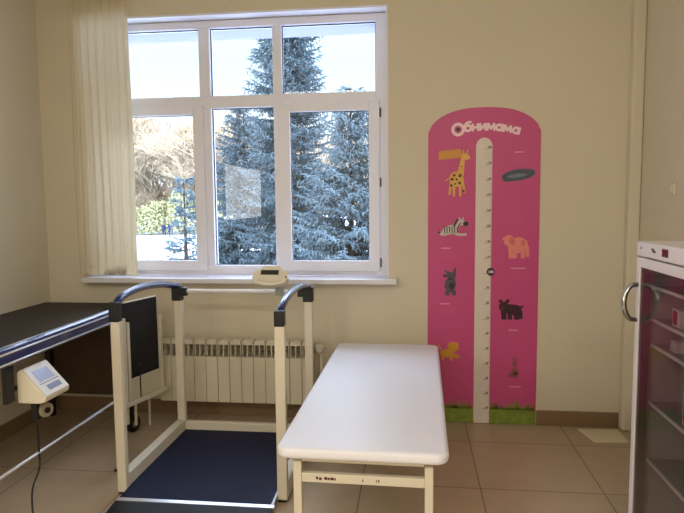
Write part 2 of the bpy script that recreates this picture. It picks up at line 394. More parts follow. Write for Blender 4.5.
for ch, x, z, r_, sc_ in (('б', .322, 1.911, 6, .054), ('н', .371, 1.917, 4, .052), ('и', .416, 1.920, 1, .052), ('м', .462, 1.9205, -3, .053), ('а', .516, 1.917, -7, .052), ('м', .563, 1.910, -10, .052), ('а', .618, 1.899, -14, .052)):
    ca, sa = math.cos(math.radians(r_)), math.sin(math.radians(r_))
    T = lambda p: (x + sc_*(p[0]*ca - p[1]*sa), z + sc_*(p[0]*sa + p[1]*ca))
    for st in GL[ch]:
        q_ = [T(p) for p in st]
        for p_, n_ in zip(q_, q_[1:]): prism(b, limb(*p_, *n_, .0078, .0078), 'y', Y1-.00001*gi, YB-.0061); gi += 1
        for p_ in (q_ if len(q_) > 6 else [q_[0], *q_[1:]]): prism(b, ell(*p_, .0078, .0078, 10), 'y', Y1-.00001*gi, YB-.0061); gi += 1
ttl = obj('title_lettering', b, mat('title_print', (246, 214, 220), .4), gc)
ht = [(ox+.0011*16*math.sin(t)**3*.8, oz+.0011*.8*(13*math.cos(t)-5*math.cos(2*t)-2*math.cos(3*t)-math.cos(4*t))) for t in [2*PI*i/24 for i in range(24)]]
flat('heart', [ht], M['dark'], Y1, YB-.0061, ttl)
# giraffe carrying a tan sign
yel = mat('giraffe_yellow_print', (226, 176, 84), .5); tan = mat('tan_print', (214, 150, 70), .5); brn = mat('brown_print', (88, 44, 40), .5)
gf = flat('giraffe_picture', [ell(.278, 1.61, .043, .05, 20, .5), limb(.30, 1.63, .318, 1.745, .022, .012), ell(.333, 1.752, .03, .018, 16, -.3), limb(.325, 1.76, .318, 1.795, .004, .003), limb(.338, 1.762, .348, 1.797, .004, .003),
     limb(.245, 1.60, .232, 1.51, .009, .006), limb(.262, 1.58, .262, 1.50, .009, .006), limb(.30, 1.58, .302, 1.50, .009, .006), limb(.315, 1.60, .33, 1.52, .008, .006), limb(.235, 1.62, .205, 1.60, .004, .003)], yel)
flat('spots', [ell(x, z, r_, r_, 9, 0, .4, i) for i, (x, z, r_) in enumerate([(.262, 1.635, .009), (.30, 1.632, .011), (.25, 1.61, .01), (.278, 1.608, .008), (.245, 1.572, .009), (.297, 1.585, .009), (.268, 1.58, .006), (.31, 1.69, .005), (.322, 1.535, .008)])], brn, Y2, Y1-.0012, gf)
flat('sign_plate', [[(.16, 1.735), (.165, 1.79), (.30, 1.80), (.315, 1.775), (.30, 1.745), (.22, 1.738)]], tan, Y3, Y2-.0009, gf)
# zebra
zb = flat('zebra_picture', [ell(.24, 1.285, .052, .03, 18, .15, .1, 3), ell(.20, 1.262, .03, .016, 14, .1), limb(.27, 1.30, .30, 1.335, .022, .016), ell(.317, 1.33, .028, .016, 14, -.2), limb(.30, 1.345, .297, 1.367, .007, .003),
     limb(.315, 1.345, .322, 1.366, .007, .003), limb(.20, 1.262, .172, 1.268, .006, .006), limb(.26, 1.27, .30, 1.252, .011, .009), limb(.30, 1.252, .345, 1.256, .008, .008)], mat('zebra_grey_print', (206, 196, 190), .5))
flat('stripes', [limb(.2+.017*i, 1.31-.002*i, .205+.016*i, 1.262, .003, .0025) for i in range(6)] + [ell(.338, 1.324, .018, .016, 12), limb(.262, 1.305, .288, 1.355, .006, .006), limb(.283, 1.29, .305, 1.33, .004, .003), ell(.17, 1.268, .009, .007, 9)], M['dark'], Y2, Y1-.0012, zb)
# wolf
wf = flat('wolf_picture', [ell(.243, .925, .036, .052, 18, -.1, .2, 5), ell(.25, .985, .03, .026, 14, 0, .2, 6), limb(.235, 1.0, .205, 1.02, .01, .004), limb(.265, 1.0, .275, 1.04, .012, .004), ell(.215, .985, .02, .012, 12), limb(.225, .89, .222, .855, .014, .012), limb(.265, .89, .268, .855, .014, .012)], mat('wolf_grey_print', (86, 82, 92), .6))
flat('dark_fur', [ell(.252, .92, .018, .026, 12, .2, .5, 8), ell(.205, .985, .007, .006, 8), ell(.24, .965, .02, .008, 10, 0, .5, 9)], M['dark'], Y2, Y1-.0012, wf)
# yellow lion
flat('lion_picture', [ell(.225, .47, .045, .028, 18, .1, .3, 11), ell(.265, .515, .034, .036, 16, 0, .4, 12), limb(.2, .46, .195, .42, .01, .008), limb(.25, .46, .252, .42, .01, .008), limb(.19, .49, .165, .53, .005, .004), ell(.285, .45, .022, .014, 12)], mat('lion_yellow_print', (206, 148, 44), .5))
# crocodile-shaped slate sign
cr_ = flat('crocodile_picture', [ell(.665, 1.632, .106, .036, 24, .14, .08, 14), ell(.60, 1.612, .036, .024, 14, 0, .2, 15)], mat('slate_print', (72, 82, 96), .5))
flat('highlight', [ell(.655, 1.627, .06, .012, 18, .12, .2, 15)], mat('slate_light_print', (118, 128, 140), .5), Y2, Y1-.0012, cr_)
# elephant / camel in peach
el = flat('elephant_picture', [ell(.672, 1.185, .058, .05, 20, 0, .12, 17), ell(.612, 1.215, .034, .036, 16, 0, .15, 18), limb(.598, 1.20, .575, 1.235, .012, .006), limb(.62, 1.18, .625, 1.10, .014, .012), limb(.65, 1.15, .65, 1.10, .014, .012), limb(.70, 1.15, .70, 1.10, .014, .012), limb(.725, 1.18, .73, 1.11, .012, .01)], mat('peach_print', (232, 138, 128), .5))
flat('ear', [ell(.632, 1.21, .02, .026, 12, .3, .2, 19), ell(.70, 1.20, .012, .02, 10)], mat('peach_dark_print', (214, 108, 110), .5), Y2, Y1-.0012, el)
# dark bear
br_ = flat('bear_picture', [ell(.645, .765, .055, .036, 18, 0, .2, 21), ell(.59, .785, .036, .034, 14, 0, .2, 22), ell(.565, .82, .012, .012, 8), ell(.61, .823, .012, .012, 8), limb(.585, .76, .588, .70, .018, .016), limb(.625, .75, .625, .70, .014, .014), limb(.665, .75, .668, .70, .016, .016), limb(.69, .76, .695, .705, .013, .012), limb(.69, .78, .71, .79, .008, .004)], mat('bear_print', (58, 22, 38), .6))
flat('muzzle', [ell(.578, .775, .014, .010, 10)], brn, Y2, Y1-.0012, br_)
# small hare
hr = flat('hare_picture', [ell(.66, .345, .026, .034, 14, 0, .25, 25), ell(.66, .40, .017, .016, 12), limb(.655, .41, .65, .45, .006, .004), limb(.667, .41, .672, .45, .006, .004), ell(.635, .33, .016, .014, 10)], mat('hare_print', (148, 84, 84), .6))
flat('dark_patch', [ell(.665, .345, .015, .013, 10, 0, .4, 26)], brn, Y2, Y1-.0012, hr)
# captions: title line and faint rows under each picture (illegible in the photograph)
b1, b2 = BM(), BM(); r2 = random.Random(4)
for x0, z0, wd in ((.182, 1.165, .06), (.178, .80, .06), (.64, 1.775, .055), (.625, 1.035, .09), (.618, .63, .06), (.625, .255, .075)):
    x = x0
    while x < x0+wd:
        l = r2.uniform(.004, .009); box(b1, x, x+l, Y1, YB-.0061, z0-.005, z0+.006*r2.uniform(.6, 1)); x += l+.0015
    for k in range(4):
        x = x0
        while x < x0+wd*1.35:
            l = r2.uniform(.006, .016); box(b2, x, x+l, Y1, YB-.0061, z0-.025-.014*k, z0-.0225-.014*k); x += l+.003
for z0 in (1.375, 1.36, 1.345, 1.33):
    x = .565
    while x < .70: l = r2.uniform(.006, .016); box(b2, x, x+l, Y1, YB-.0061, z0, z0+.0025); x += l+.003
obj('caption_titles', b1, M['inkp'], gc); obj('caption_rows', b2, mat('faint_pink_print', (212, 96, 144), .5), gc)
# printed grass
b = BM(); r2 = random.Random(9)
for xa, xb in ((xc-hw+.001, sx-sw-.001), (sx+sw+.001, xc+hw-.001)):
    prism(b, [(xa, .003), (xb, .003), (xb, .10), (xa, .10)], 'y', Y1, YB-.0061)
    x = xa
    while x < xb-.012:
        hgt = r2.uniform(.115, .165) * (1 if r2.random() > .1 else 1.15); wd = r2.uniform(.006, .012); dx = r2.uniform(-.008, .008)
        tip = min(max(x+wd/2+dx, xa), xb)
        prism(b, [(x, .098), (min(x+wd, xb), .098), (tip, hgt)], 'y', Y1-.0003, YB-.0061); x += r2.uniform(.003, .007)
obj('printed_grass', b, leaf_mat('grass_print', (92, 118, 34), (150, 160, 66), 30), gc)

# ------------------------------------------------------------------ wheelchair scale
sc = thing('wheelchair_scale', 'cream framed weighing platform with navy deck and two curved handrails', 'scale', (-1.05, 3.15, 0))
LX0, LX1, RX0, RX1 = -1.494, -1.442, -.662, -.612
for xa, xb, ya, yb, zt in ((LX0+.004, LX1, 2.777, 2.812, .888), (RX0, RX1, 2.777, 2.812, .885), (LX0+.002, LX1, 3.575, 3.612, .87), (RX0, RX1, 3.575, 3.612, .87)):
    p = obj('post', box(BM(), xa, xb, ya, yb, .012, zt), M['cream'], sc, bevel=.004)
    obj('foot', box(BM(), xa+.004, xb-.004, ya+.003, yb-.003, .0, .012), M['black'], p)
for xa, xb in ((LX0, LX1), (RX0, RX1)):
    obj('side_rail', box(BM(), xa, xb, 2.8125, 3.5745, .008, .1), M['cream'], sc, bevel=.004)
obj('rear_rail', box(BM(), LX1+.0005, RX0-.0005, 3.575, 3.612, .01, .085), M['cream'], sc, bevel=.004)
obj('rear_top_bar', tube(BM(), [(LX1-.01, 3.59, .925), (RX0+.01, 3.59, .925)], .012, 12), M['white'], sc, sm=False)
b = BM(); prism(b, [(2.69, .010), (3.573, .010), (3.573, .036), (2.86, .036), (2.69, .028)], 'x', -1.440, -.674)
dk = obj('platform_deck', b, M['rubber'], sc, label='navy rubber covered deck')
b = BM()
prism(b, [(2.668, .002), (2.689, .002), (2.689, .033), (2.668, .029)], 'x', -1.441, -.655)
prism(b, [(2.69, .004), (3.573, .004), (3.573, .039), (2.86, .039), (2.69, .033)], 'x', -.673, -.6625)
obj('deck_edging', b, M['alu'], sc)
b = BM(); prism(b, [(2.46, .0), (2.667, .0), (2.667, .026), (2.47, .004)], 'x', -1.446, -.66); obj('entry_ramp', b, M['ramp'], sc)
def rail(x, pts, zf, zr, zb0):
    h = obj('handrail', tube(BM(), smooth([(x, y, z) for y, z in pts]), .0195, 16), M['navy'], sc, sm=True, label='glossy navy handrail')
    obj('front_bracket', box(BM(), x-.025, x+.025, 2.772, 2.818, zb0, zf), M['black'], h, bevel=.005)
    b_ = BM(); box(b_, x-.031, x+.031, 3.565, 3.615, .865, zr); box(b_, (x+.0) if x < -1 else x-.065, (x+.065) if x < -1 else x, 3.572, 3.608, .895, .948)
    obj('rear_bracket', b_, M['black'], h, bevel=.005)
rail(-1.471, [(2.79, .955), (2.83, .99), (2.92, 1.010), (3.05, 1.018), (3.2, 1.013), (3.38, .993), (3.60, .955)], .988, .958, .889)
rail(-.637, [(2.79, .925), (2.83, .955), (2.92, .982), (3.05, .998), (3.2, 1.002), (3.38, .992), (3.60, .958)], .955, .958, .878)
# its display unit
b = BM(); box(b, -.835, -.79, 3.55, 3.60, .905, .96); tube(b, [(-.8125, 3.565, .94), (-.82, 3.53, 1.0)], .012); obj('display_bracket', b, mat('grey_plastic', (150, 148, 144), .5), sc)
MD = Matrix.Translation((-.845, 3.50, 1.03)) @ Matrix.Rotation(math.radians(-32), 4, 'X') @ Matrix.Rotation(math.radians(0), 4, 'Y')
pl = [(-.112, -.03), (-.09, -.055), (-.03, -.068), (.03, -.068), (.088, -.052), (.11, -.024), (.10, .02), (.07, .04), (.05, .062), (-.04, .062), (-.06, .04), (-.10, .024)]
b = prism(BM(), pl, 'y', -.025, .02); xform(b, MD); dsp = obj('display_housing', b, M['plastic'], sc, bevel=.004, seg=2)
b = box(BM(), -.058, .05, -.0275, -.0255, .0, .03); xform(b, MD); obj('display_window', b, M['lcdd'], dsp)
b = BM(); prism(b, [(-.07+.012*i, -.038-.012*math.sin(PI*i/12)) for i in range(13)] + [(.074-.012*i, -.030-.012*math.sin(PI*(12-i)/12)) for i in range(13)], 'y', -.0272, -.0252); xform(b, MD); obj('key_panel', b, M['cream2'], dsp)
b = box(BM(), .092, .1, -.0272, -.0252, -.022, -.010); xform(b, MD); obj('power_button', b, M['black'], dsp)

# ------------------------------------------------------------------ treatment couch
cc = thing('treatment_couch', 'white padded medical couch on thin cream legs in front of the growth chart', 'couch', (-.17, 2.95, 0), rotz=0)
CR = Matrix.Translation((-.176, 2.965, 0)) @ Matrix.Rotation(math.radians(-1.0), 4, 'Z')
def rr(w_, h_, r_, n=6):
    o = []
    for cx_, cy_, a in ((w_-r_, h_-r_, 0), (-w_+r_, h_-r_, 90), (-w_+r_, -h_+r_, 180), (w_-r_, -h_+r_, 270)):
        for k in range(n+1): t = math.radians(a+90*k/n); o.append((cx_+r_*math.cos(t), cy_+r_*math.sin(t)))
    return o
b = BM(); NX, NY = 12, 30
prism(b, rr(.322, .848, .05), 'z', .515, .560); xform(b, CR); obj('padded_top', b, M['vinyl'], cc, bevel=.018, seg=4, sm=False)
b = BM()
for s in (-1, 1): box(b, s*.246-.014, s*.246+.014, -.76, .76, .486, .5145)
for s in (-1, 1): box(b, -.232, .232, s*.775-.014, s*.775+.014, .486, .5145)
xform(b, CR); obj('top_frame', b, M['cream'], cc)
for sx_ in (-1, 1):
    for sy_ in (-1, 1):
        b = box(BM(), sx_*.25-.016, sx_*.25+.016, sy_*.775-.015, sy_*.775+.015, .01, .4855); xform(b, CR); p = obj('leg', b, M['cream'], cc, bevel=.003)
        b = box(BM(), sx_*.25-.018, sx_*.25+.018, sy_*.775-.017, sy_*.775+.017, 0, .0095); xform(b, CR); obj('leg_cap', b, M['black'], p)
for sy_ in (-1, 1):
    b = box(BM(), -.2335, .2335, sy_*.775-.011, sy_*.775+.011, .402, .438); xform(b, CR); cb = obj('crossbar', b, M['cream'], cc, bevel=.002)
    if sy_ < 0:
        b = BM(); r2 = random.Random(2)
        for x0, l in ((-.178, .008), (-.166, .010), (-.146, .012), (-.132, .007), (-.122, .012), (-.107, .005), (.0, .004), (.052, .003), (.06, .005)):
            box(b, x0, x0+l, -.7875, -.7862, .413+r2.random()*.003, .423+r2.random()*.003)
        xform(b, CR); obj('ink_marks', b, mat('worn_red_ink', (92, 40, 34), .6), cb)

# ------------------------------------------------------------------ dark table
tb = thing('table', 'dark brown table in the left corner below the curtain', 'table', (-2.25, 3.0, 0))
obj('table_top', box(BM(), XL+.003, -1.90, 1.6, 3.885, .765, .793), M['wenge'], tb, bevel=.002)
obj('back_panel', box(BM(), XL+.06, -1.93, 3.86, 3.878, .15, .7645), mat('brown_fibreboard', (84, 66, 48), .7), tb)
for x, y in ((XL+.045, 1.66), (-1.945, 1.66), (XL+.045, 3.83), (-1.945, 3.83)):
    obj('leg', box(BM(), x-.02, x+.02, y-.02, y+.02, 0, .7645), M['wenge'], tb)

# ------------------------------------------------------------------ side handrail frame with indicator
hf = thing('handrail_frame', 'double navy handrail with a slim low bar beside the dark table', 'handrail', (-1.6, 2.3, 0))
b = BM(); prism(b, [(-1.628, .834), (-1.606, .828), (-1.598, .834), (-1.596, .870), (-1.600, .900), (-1.612, .908), (-1.628, .902)], 'y', 1.5, 3.028)
tr_ = obj('top_rail', b, M['navy'], hf, bevel=.003)
for x, z, r_ in ((-1.597, .884, .0042), (-1.5975, .842, .0046), (-1.618, .9075, .002)):  # bright lines along the navy rail, built as thin tubes
    obj('bright_strip', tube(BM(), [(x, 1.5, z), (x, 3.04, z)], r_, 10), M['brightw'], tr_, sm=True, label='thin bright strip')
lb = obj('low_bar', tube(BM(), [(-1.6, 1.5, .409), (-1.6, 3.029, .409)], .0065, 12), M['brightw'], hf, sm=True, label='thin bright low bar')
for y in (1.52, 3.045):
    p = obj('post', box(BM(), -1.628, -1.592, y-.015, y+.015, .01, .895), M['cream'], hf, bevel=.003)
    obj('foot', box(BM(), -1.640, -1.580, y-.02, y+.02, 0, .0095), M['black'], p)
# indicator
ind = thing('weighing_indicator', 'white wedge-shaped scale terminal with lilac screen hanging from the navy rail', 'display', (-1.6, 2.36, .62))
IY0, IY1 = 2.265, 2.44
prof = [(-1.625, .645), (-1.625, .775), (-1.605, .790), (-1.497, .672), (-1.503, .652), (-1.53, .645)]
b = BM()
A = [b.verts.new((x, IY0, z)) for x, z in prof]; B = [b.verts.new((x, IY1, z)) for x, z in prof]
b.faces.new(A); b.faces.new(B[::-1])
for i in range(6): b.faces.new((A[i], B[i], B[(i+1) % 6], A[(i+1) % 6]))
hs = obj('housing', b, M['plastic'], ind, bevel=.006, seg=3)
p0, p1 = Vector((-1.605, 0, .790)), Vector((-1.497, 0, .672)); d_ = (p1-p0).normalized(); nn = Vector((-d_.z, 0, d_.x))
if nn.x < 0: nn = -nn
def face_rect(u0, u1, v0, v1, t0, t1):
    q = BM(); L = (p1-p0).length; vs = []
    for t in (t0, t1):
        for (u, v) in ((u0, v0), (u1, v0), (u1, v1), (u0, v1)):
            c_ = p0 + d_*(L*u) + nn*t; vs.append(q.verts.new((c_.x, IY0+(IY1-IY0)*v, c_.z)))
    for f in ((0, 1, 2, 3), (4, 7, 6, 5), (0, 4, 5, 1), (1, 5, 6, 2), (2, 6, 7, 3), (3, 7, 4, 0)): q.faces.new([vs[i] for i in f])
    return q
obj('face_plate', face_rect(.04, .97, .04, .96, .0006, .004), M['white'], ind, bevel=.001)
obj('screen', face_rect(.2, .55, .2, .78, .0045, .0058), M['lcd'], ind)
obj('keypad', face_rect(.7, .86, .28, .78, .0045, .0058), M['keys'], ind)
obj('divider_line', face_rect(.6, .625, .14, .86, .0045, .0055), M['keys'], ind)
b = BM(); box(b, -1.645, -1.6265, 2.20, 2.255, .66, .826); box(b, -1.640, -1.6255, 2.25, 2.42, .70, .72); obj('hanging_bracket', b, M['black'], ind, bevel=.003)
b = BM(); box(b, -1.60, -1.572, 2.31, 2.345, .555, .6445); ms = obj('lower_clamp', b, M['black'], ind, bevel=.004)
b = BM(); ring = []
tube(b, [(-1.571, 2.355, .592), (-1.548, 2.345, .592)], .032, 20); obj('clamp_knob', b, mat('grey_beige_plastic', (150, 142, 124), .5), ms, bevel=.005)
b = BM(); tube(b, [(-1.5478, 2.345, .592), (-1.544, 2.3435, .592)], .013, 14); obj('knob_centre', b, M['black'], ms)
cab = smooth([(-1.585, 2.325, .556), (-1.583, 2.325, .50), (-1.583, 2.325, .42), (-1.586, 2.325, .34), (-1.605, 2.30, .26), (-1.59, 2.27, .18), (-1.56, 2.24, .10), (-1.57, 2.18, .01), (-1.62, 2.05, .006), (-1.68, 1.9, .006)], 8)
obj('power_cable', tube(BM(), cab, .0042, 8), M['black'], ind, sm=True)

ind.location.x -= .014

# ------------------------------------------------------------------ folded wheeled frame behind the scale
fw = thing('folded_wheelchair', 'folded wheeled chair frame with black back panel beside the radiator', 'wheelchair', (-1.8, 3.6, 0))
FA, FB = Vector((-1.765, 3.38, 0)), Vector((-1.672, 3.70, 0)); FD = (FB-FA).normalized(); FN = Vector((FD.y, -FD.x, 0)); FL = (FB-FA).length
def fbox(u0, u1, d0, d1, z0, z1, q=None):
    q = q or BM(); vs = []
    for z in (z0, z1):
        for (u, d) in ((u0, d0), (u1, d0), (u1, d1), (u0, d1)):
            c_ = FA + FD*u + FN*d; vs.append(q.verts.new((c_.x, c_.y, z)))
    for f in ((0, 3, 2, 1), (4, 5, 6, 7), (0, 1, 5, 4), (1, 2, 6, 5), (2, 3, 7, 6), (3, 0, 4, 7)): q.faces.new([vs[i] for i in f])
    return q
obj('back_panel', fbox(0, FL+.015, -.012, .0, .385, .868), M['panel'], fw)
obj('panel_extension', fbox(-.085, -.001, -.012, .0, .775, .862), M['panel'], fw)  # added black piece extending the panel, fills the dark area by the handrail bracket
obj('panel_trim', fbox(.06, FL+.015, -.014, .003, .8685, .874), M['cream2'], fw)
for u, z0, z1 in ((.03, .12, .78), (.062, .24, .75), (FL+.028, .25, .74)):
    obj('upright', fbox(u-.011, u+.011, .001, .022, z0, z1), M['cream2'], fw, bevel=.002)
obj('lower_plate', fbox(.058, FL+.015, .001, .006, .25, .378), M['cream2'], fw)
obj('cross_beam', fbox(-.03, FL+.06, .023, .045, .235, .258), M['cream2'], fw, bevel=.002)
obj('upper_beam', fbox(.058, FL+.015, .0065, .016, .379, .392), M['cream2'], fw, bevel=.002)
c_ = FA + FD*.15 + FN*.02
b = BM(); tube(b, [(c_.x, c_.y, .24), (c_.x, c_.y, .46)], .004, 8); tube(b, [(c_.x, c_.y, .455), (c_.x+.004, c_.y-.012, .47)], .010, 10); obj('release_rod', b, M['black'], fw)
c_ = FA + FD*.135 + FN*.02
c2 = FA + FD*.33 - FN*.075
obj('rear_leg', tube(BM(), [(c2.x, c2.y, .0), (c2.x, c2.y, .24)], .008, 10), M['cream2'], fw)
b = BM(); c3 = FA + FD*.19 - FN*.09; ax = FN*.012
tube(b, [(c3.x-ax.x, c3.y-ax.y, .055), (c3.x+ax.x, c3.y+ax.y, .055)], .055, 22); wl = obj('wheel', b, M['black'], fw, bevel=.004)
b = BM(); tube(b, [(c3.x+ax.x*1.02, c3.y+ax.y*1.02, .055), (c3.x+ax.x*1.5, c3.y+ax.y*1.5, .055)], .022, 16); obj('hub', b, M['chrome'], wl)
b = BM(); c4 = FA + FD*.19 - FN*.064; tube(b, [(c4.x, c4.y, .05), (c4.x, c4.y, .24)], .009, 10); obj('caster_fork', b, M['cream2'], fw)

# ------------------------------------------------------------------ glass door fridge
fr = thing('display_fridge', 'white glass-door medicine fridge against the right wall', 'fridge', (1.12, 2.2, 0))
FX, FXB, FY0, FY1, FT = .920, 1.375, 1.90, 2.50, 1.305
b = BM()
box(b, FX+.001, FXB, FY1-.03, FY1, .06, FT-.062); box(b, FX+.001, FXB, FY0, FY0+.03, .06, FT-.062)
box(b, FXB-.03, FXB, FY0+.03, FY1-.03, .06, FT-.062); box(b, FX+.001, FXB, FY0, FY1, .03, .06)
obj('cabinet', b, M['fridge'], fr, bevel=.003)
b = BM(); box(b, FX+.002, FXB-.031, FY1-.035, FY1-.0305, .061, 1.24); box(b, FX+.002, FXB-.031, FY0+.0305, FY0+.035, .061, 1.24); box(b, FXB-.035, FXB-.0305, FY0+.036, FY1-.036, .061, 1.24)
box(b, FX+.03, FXB-.036, FY0+.036, FY1-.036, .061, .08)
obj('inner_lining', b, M['fin'], fr)
obj('top_panel', box(BM(), FX-.035, FXB, FY0, FY1, 1.2485, FT), M['fridge'], fr, bevel=.004)
b = BM(); prism(b, [(2.452, 1.277), (2.462, 1.277), (2.457, 1.287)], 'x', FX-.0364, FX-.0352); obj('warning_symbol', b, M['dark'], fr)
b = BM(); box(b, FX-.0364, FX-.0352, 2.315, 2.345, 1.272, 1.281); box(b, FX-.0364, FX-.0352, 2.33, 2.355, 1.281, 1.287); obj('emblem', b, M['gask'], fr)
b = BM(); box(b, FX-.037, FX-.0352, 2.205, 2.255, 1.265, 1.293); obj('temperature_display', b, mat('dark_red_glass', (84, 22, 34), .15), fr)
DX0, DX1 = FX-.035, FX-.001
dr = obj('door', (lambda q: (box(q, DX0, DX1, FY1-.035, FY1, .06, 1.243), box(q, DX0, DX1, FY0, FY0+.035, .06, 1.243), box(q, DX0, DX1, FY0+.035, FY1-.035, 1.205, 1.243), box(q, DX0, DX1, FY0+.035, FY1-.035, .06, .12), q)[-1])(BM()), M['fridge'], fr, bevel=.003)
b = BM(); box(b, DX0+.008, DX1, FY1-.06, FY1-.0355, .121, 1.2045); box(b, DX0+.008, DX1, FY0+.0355, FY0+.06, .121, 1.2045); box(b, DX0+.008, DX1, FY0+.06, FY1-.06, 1.185, 1.2045); box(b, DX0+.008, DX1, FY0+.06, FY1-.06, .121, .14)
obj('door_gasket', b, M['gask'], dr)
obj('door_glass', box(BM(), DX0+.004, DX0+.0075, FY0+.0355, FY1-.0355, .1205, 1.2045), M['fglass'], dr)
hp = smooth([(DX0+.002, 2.478, 1.135), (DX0-.03, 2.47, 1.128), (DX0-.05, 2.463, 1.10), (DX0-.056, 2.46, 1.065), (DX0-.05, 2.463, 1.03), (DX0-.03, 2.47, 1.0), (DX0+.002, 2.478, .992)], 6)
obj('handle', tube(BM(), hp, .0105, 12), M['chrome'], dr, sm=True, label='curved steel handle')
for z in (1.13, 1.0, .90, .665, .43):
    b = box(BM(), FX+.02, FXB-.04, FY0+.038, FY1-.038, z-.006, z); s_ = obj('shelf', b, mat('glass_shelf', (150, 158, 152), .3), fr)
    obj('shelf_lip', box(BM(), FX+.012, FX+.0195, FY0+.038, FY1-.038, z-.008, z+.004), M['white'], s_)
obj('foot_base', box(BM(), FX+.03, FXB-.03, FY0+.02, FY1-.02, 0, .03), M['black'], fr)
def carton(label, loc, s, m1, m2, name='medicine_box', cat='box', group=None):
    t_ = thing(name, label, cat, loc, group)
    obj('carton', box(BM(), loc[0]-s[0]/2, loc[0]+s[0]/2, loc[1]-s[1]/2, loc[1]+s[1]/2, loc[2], loc[2]+s[2]), m1, t_)
    obj('printed_panel', box(BM(), loc[0]-s[0]/2-.001, loc[0]-s[0]/2-.0001, loc[1]-s[1]*.1, loc[1]+s[1]*.42, loc[2]+s[2]*.12, loc[2]+s[2]*.9), m2, t_)
    return t_
carton('red and white medicine box on the second fridge shelf', (.985, 2.30, 1.0005), (.05, .07, .065), M['white'], M['red'])
carton('plain small white box on the third fridge shelf', (.985, 2.33, .9005), (.04, .045, .04), M['white'], M['cream2'])
carton('white carton with magenta panel on the fourth fridge shelf', (.99, 2.17, .6655), (.06, .10, .12), M['white'], M['mag'])
for i, (x, y, la) in enumerate(((.985, 2.27, 'dark glass bottle on the top fridge shelf, nearest the far side'), (.985, 2.215, 'middle dark glass bottle on the top fridge shelf'), (.985, 2.16, 'dark glass bottle on the top fridge shelf, nearest the camera'))):
    z = 1.1305; t_ = thing('medicine_bottle', la, 'bottle', (x, y, z), 'dark bottles in the fridge')
    obj('bottle_body', tube(BM(), [(x, y, z), (x, y, z+.042), (x, y, z+.05)], [.019, .019, .009], 14), M['steel'], t_)
    obj('cap', tube(BM(), [(x, y, z+.0502), (x, y, z+.062)], .011, 12), M['white'], t_)

# ------------------------------------------------------------------ small things
b = BM(); prism(b, [(1.048, 3.885), (1.30, 3.90), (1.30, 3.69), (1.095, 3.675)], 'z', .0005, .008); tag(obj('floor_board', b, M['paper'], bevel=.002), 'flat pale board lying on the floor in the right corner', 'board')
sw_ = thing('light_switch', 'small cream switch on the right wall above the fridge', 'switch', (XR, 3.43, 1.49))
obj('switch_plate', box(BM(), XR-.012, XR-.0005, 3.395, 3.455, 1.49, 1.56), M['wall'], sw_, bevel=.004)
obj('rocker', box(BM(), XR-.017, XR-.0122, 3.41, 3.44, 1.505, 1.545), M['cream'], sw_, bevel=.002)

# ------------------------------------------------------------------ outside
b = box(BM(), -140, 120, 4.6, 230, -3.2, -3); struct(obj('snow_ground', b, M['snow']), 'snow covered ground outside')
def mesh_from(name, V, F, m, parent):
    me = bpy.data.meshes.new(name); me.from_pydata(V, [], F); me.materials.append(m)
    o = bpy.data.objects.new(name, me); C.objects.link(o); o.parent = parent; return o
def spruce(label, loc, H, Rm, seed, dens=1.0):
    r = random.Random(seed); t_ = thing('spruce_tree', label, 'tree', loc, 'blue spruces outside the window')
    obj('trunk', tube(BM(), [Vector(loc)+Vector((0, 0, H*k/6)) for k in range(7)], [.13*(1-k/6.3) for k in range(7)], 8), M['bark'], t_)
    V, F = [], []
    def spike(p, d, L, wd):
        d = d.normalized(); a = d.cross(Vector((.3, .2, 1))).normalized()*wd; c = d.cross(a).normalized()*wd
        i = len(V); m_ = p + d*L*.4
        V.extend([tuple(m_+a), tuple(m_-a*.5+c*.87), tuple(m_-a*.5-c*.87), tuple(p), tuple(p+d*L)])
        for q in ((0, 1), (1, 2), (2, 0)): F.append((i+q[0], i+q[1], i+3)); F.append((i+q[1], i+q[0], i+4))
    z = H*.12
    while z < H*.99:
        tt = (z/H); rad = Rm*(1-tt)**.75 + .08; nb = int((7 if tt < .8 else 5)*dens+.5)
        for k in range(nb):
            a = r.uniform(0, 2*PI); L = rad*r.uniform(.7, 1.1); dr_ = -.25+.75*tt+r.uniform(-.12, .12)
            base = Vector((0, 0, z+r.uniform(-.08, .08))); hd = Vector((math.cos(a), math.sin(a), 0)); side = Vector((-hd.y, hd.x, 0))
            n = max(4, int(L/.07))
            for j in range(n):
                s = (j+.5)/n; p = base + hd*(L*s) + Vector((0, 0, dr_*L*s*.6 - .18*L*s*s + .25*L*s**3))
                if s < .06: continue
                for sg in (-1, 1):
                    tl = L*.40*(1-s)*r.uniform(.6, 1.1)+.09
                    dd = hd*.7 + side*sg*r.uniform(.6, 1.2) + Vector((0, 0, r.uniform(-.5, .12)))
                    m_ = max(1, int(tl/.09)); q = p.copy(); dd.normalize()
                    for x_ in range(m_):
                        spike(q, dd+Vector((r.uniform(-.35, .35), r.uniform(-.35, .35), r.uniform(-.45, .2))), r.uniform(.10, .17), r.uniform(.012, .02)); q = q + dd*(tl/m_)
                        if r.random() < .5: spike(q, Vector((r.uniform(-.5, .5), r.uniform(-.5, .5), -.8)), r.uniform(.08, .14), .014)
                spike(p, hd+Vector((0, 0, r.uniform(-.2, .3))), .16, .02)
        z += r.uniform(.085, .14)*(1 if tt < .85 else .8)/max(.6, dens)
    mesh_from('foliage', V, F, M['needles'], t_)
    return t_
spruce('tallest blue spruce, rising past the top of the window', (-2.62, 12.6, -3), 11.4, 1.42, 3, 1.2)
spruce('blue spruce left of the tallest one, seen through the middle panes', (-3.85, 13.6, -3), 6.9, 2.0, 5, 1.0)
spruce('shorter blue spruce filling the right-hand pane', (-1.15, 11.2, -3), 6.6, 1.9, 8, 1.1)
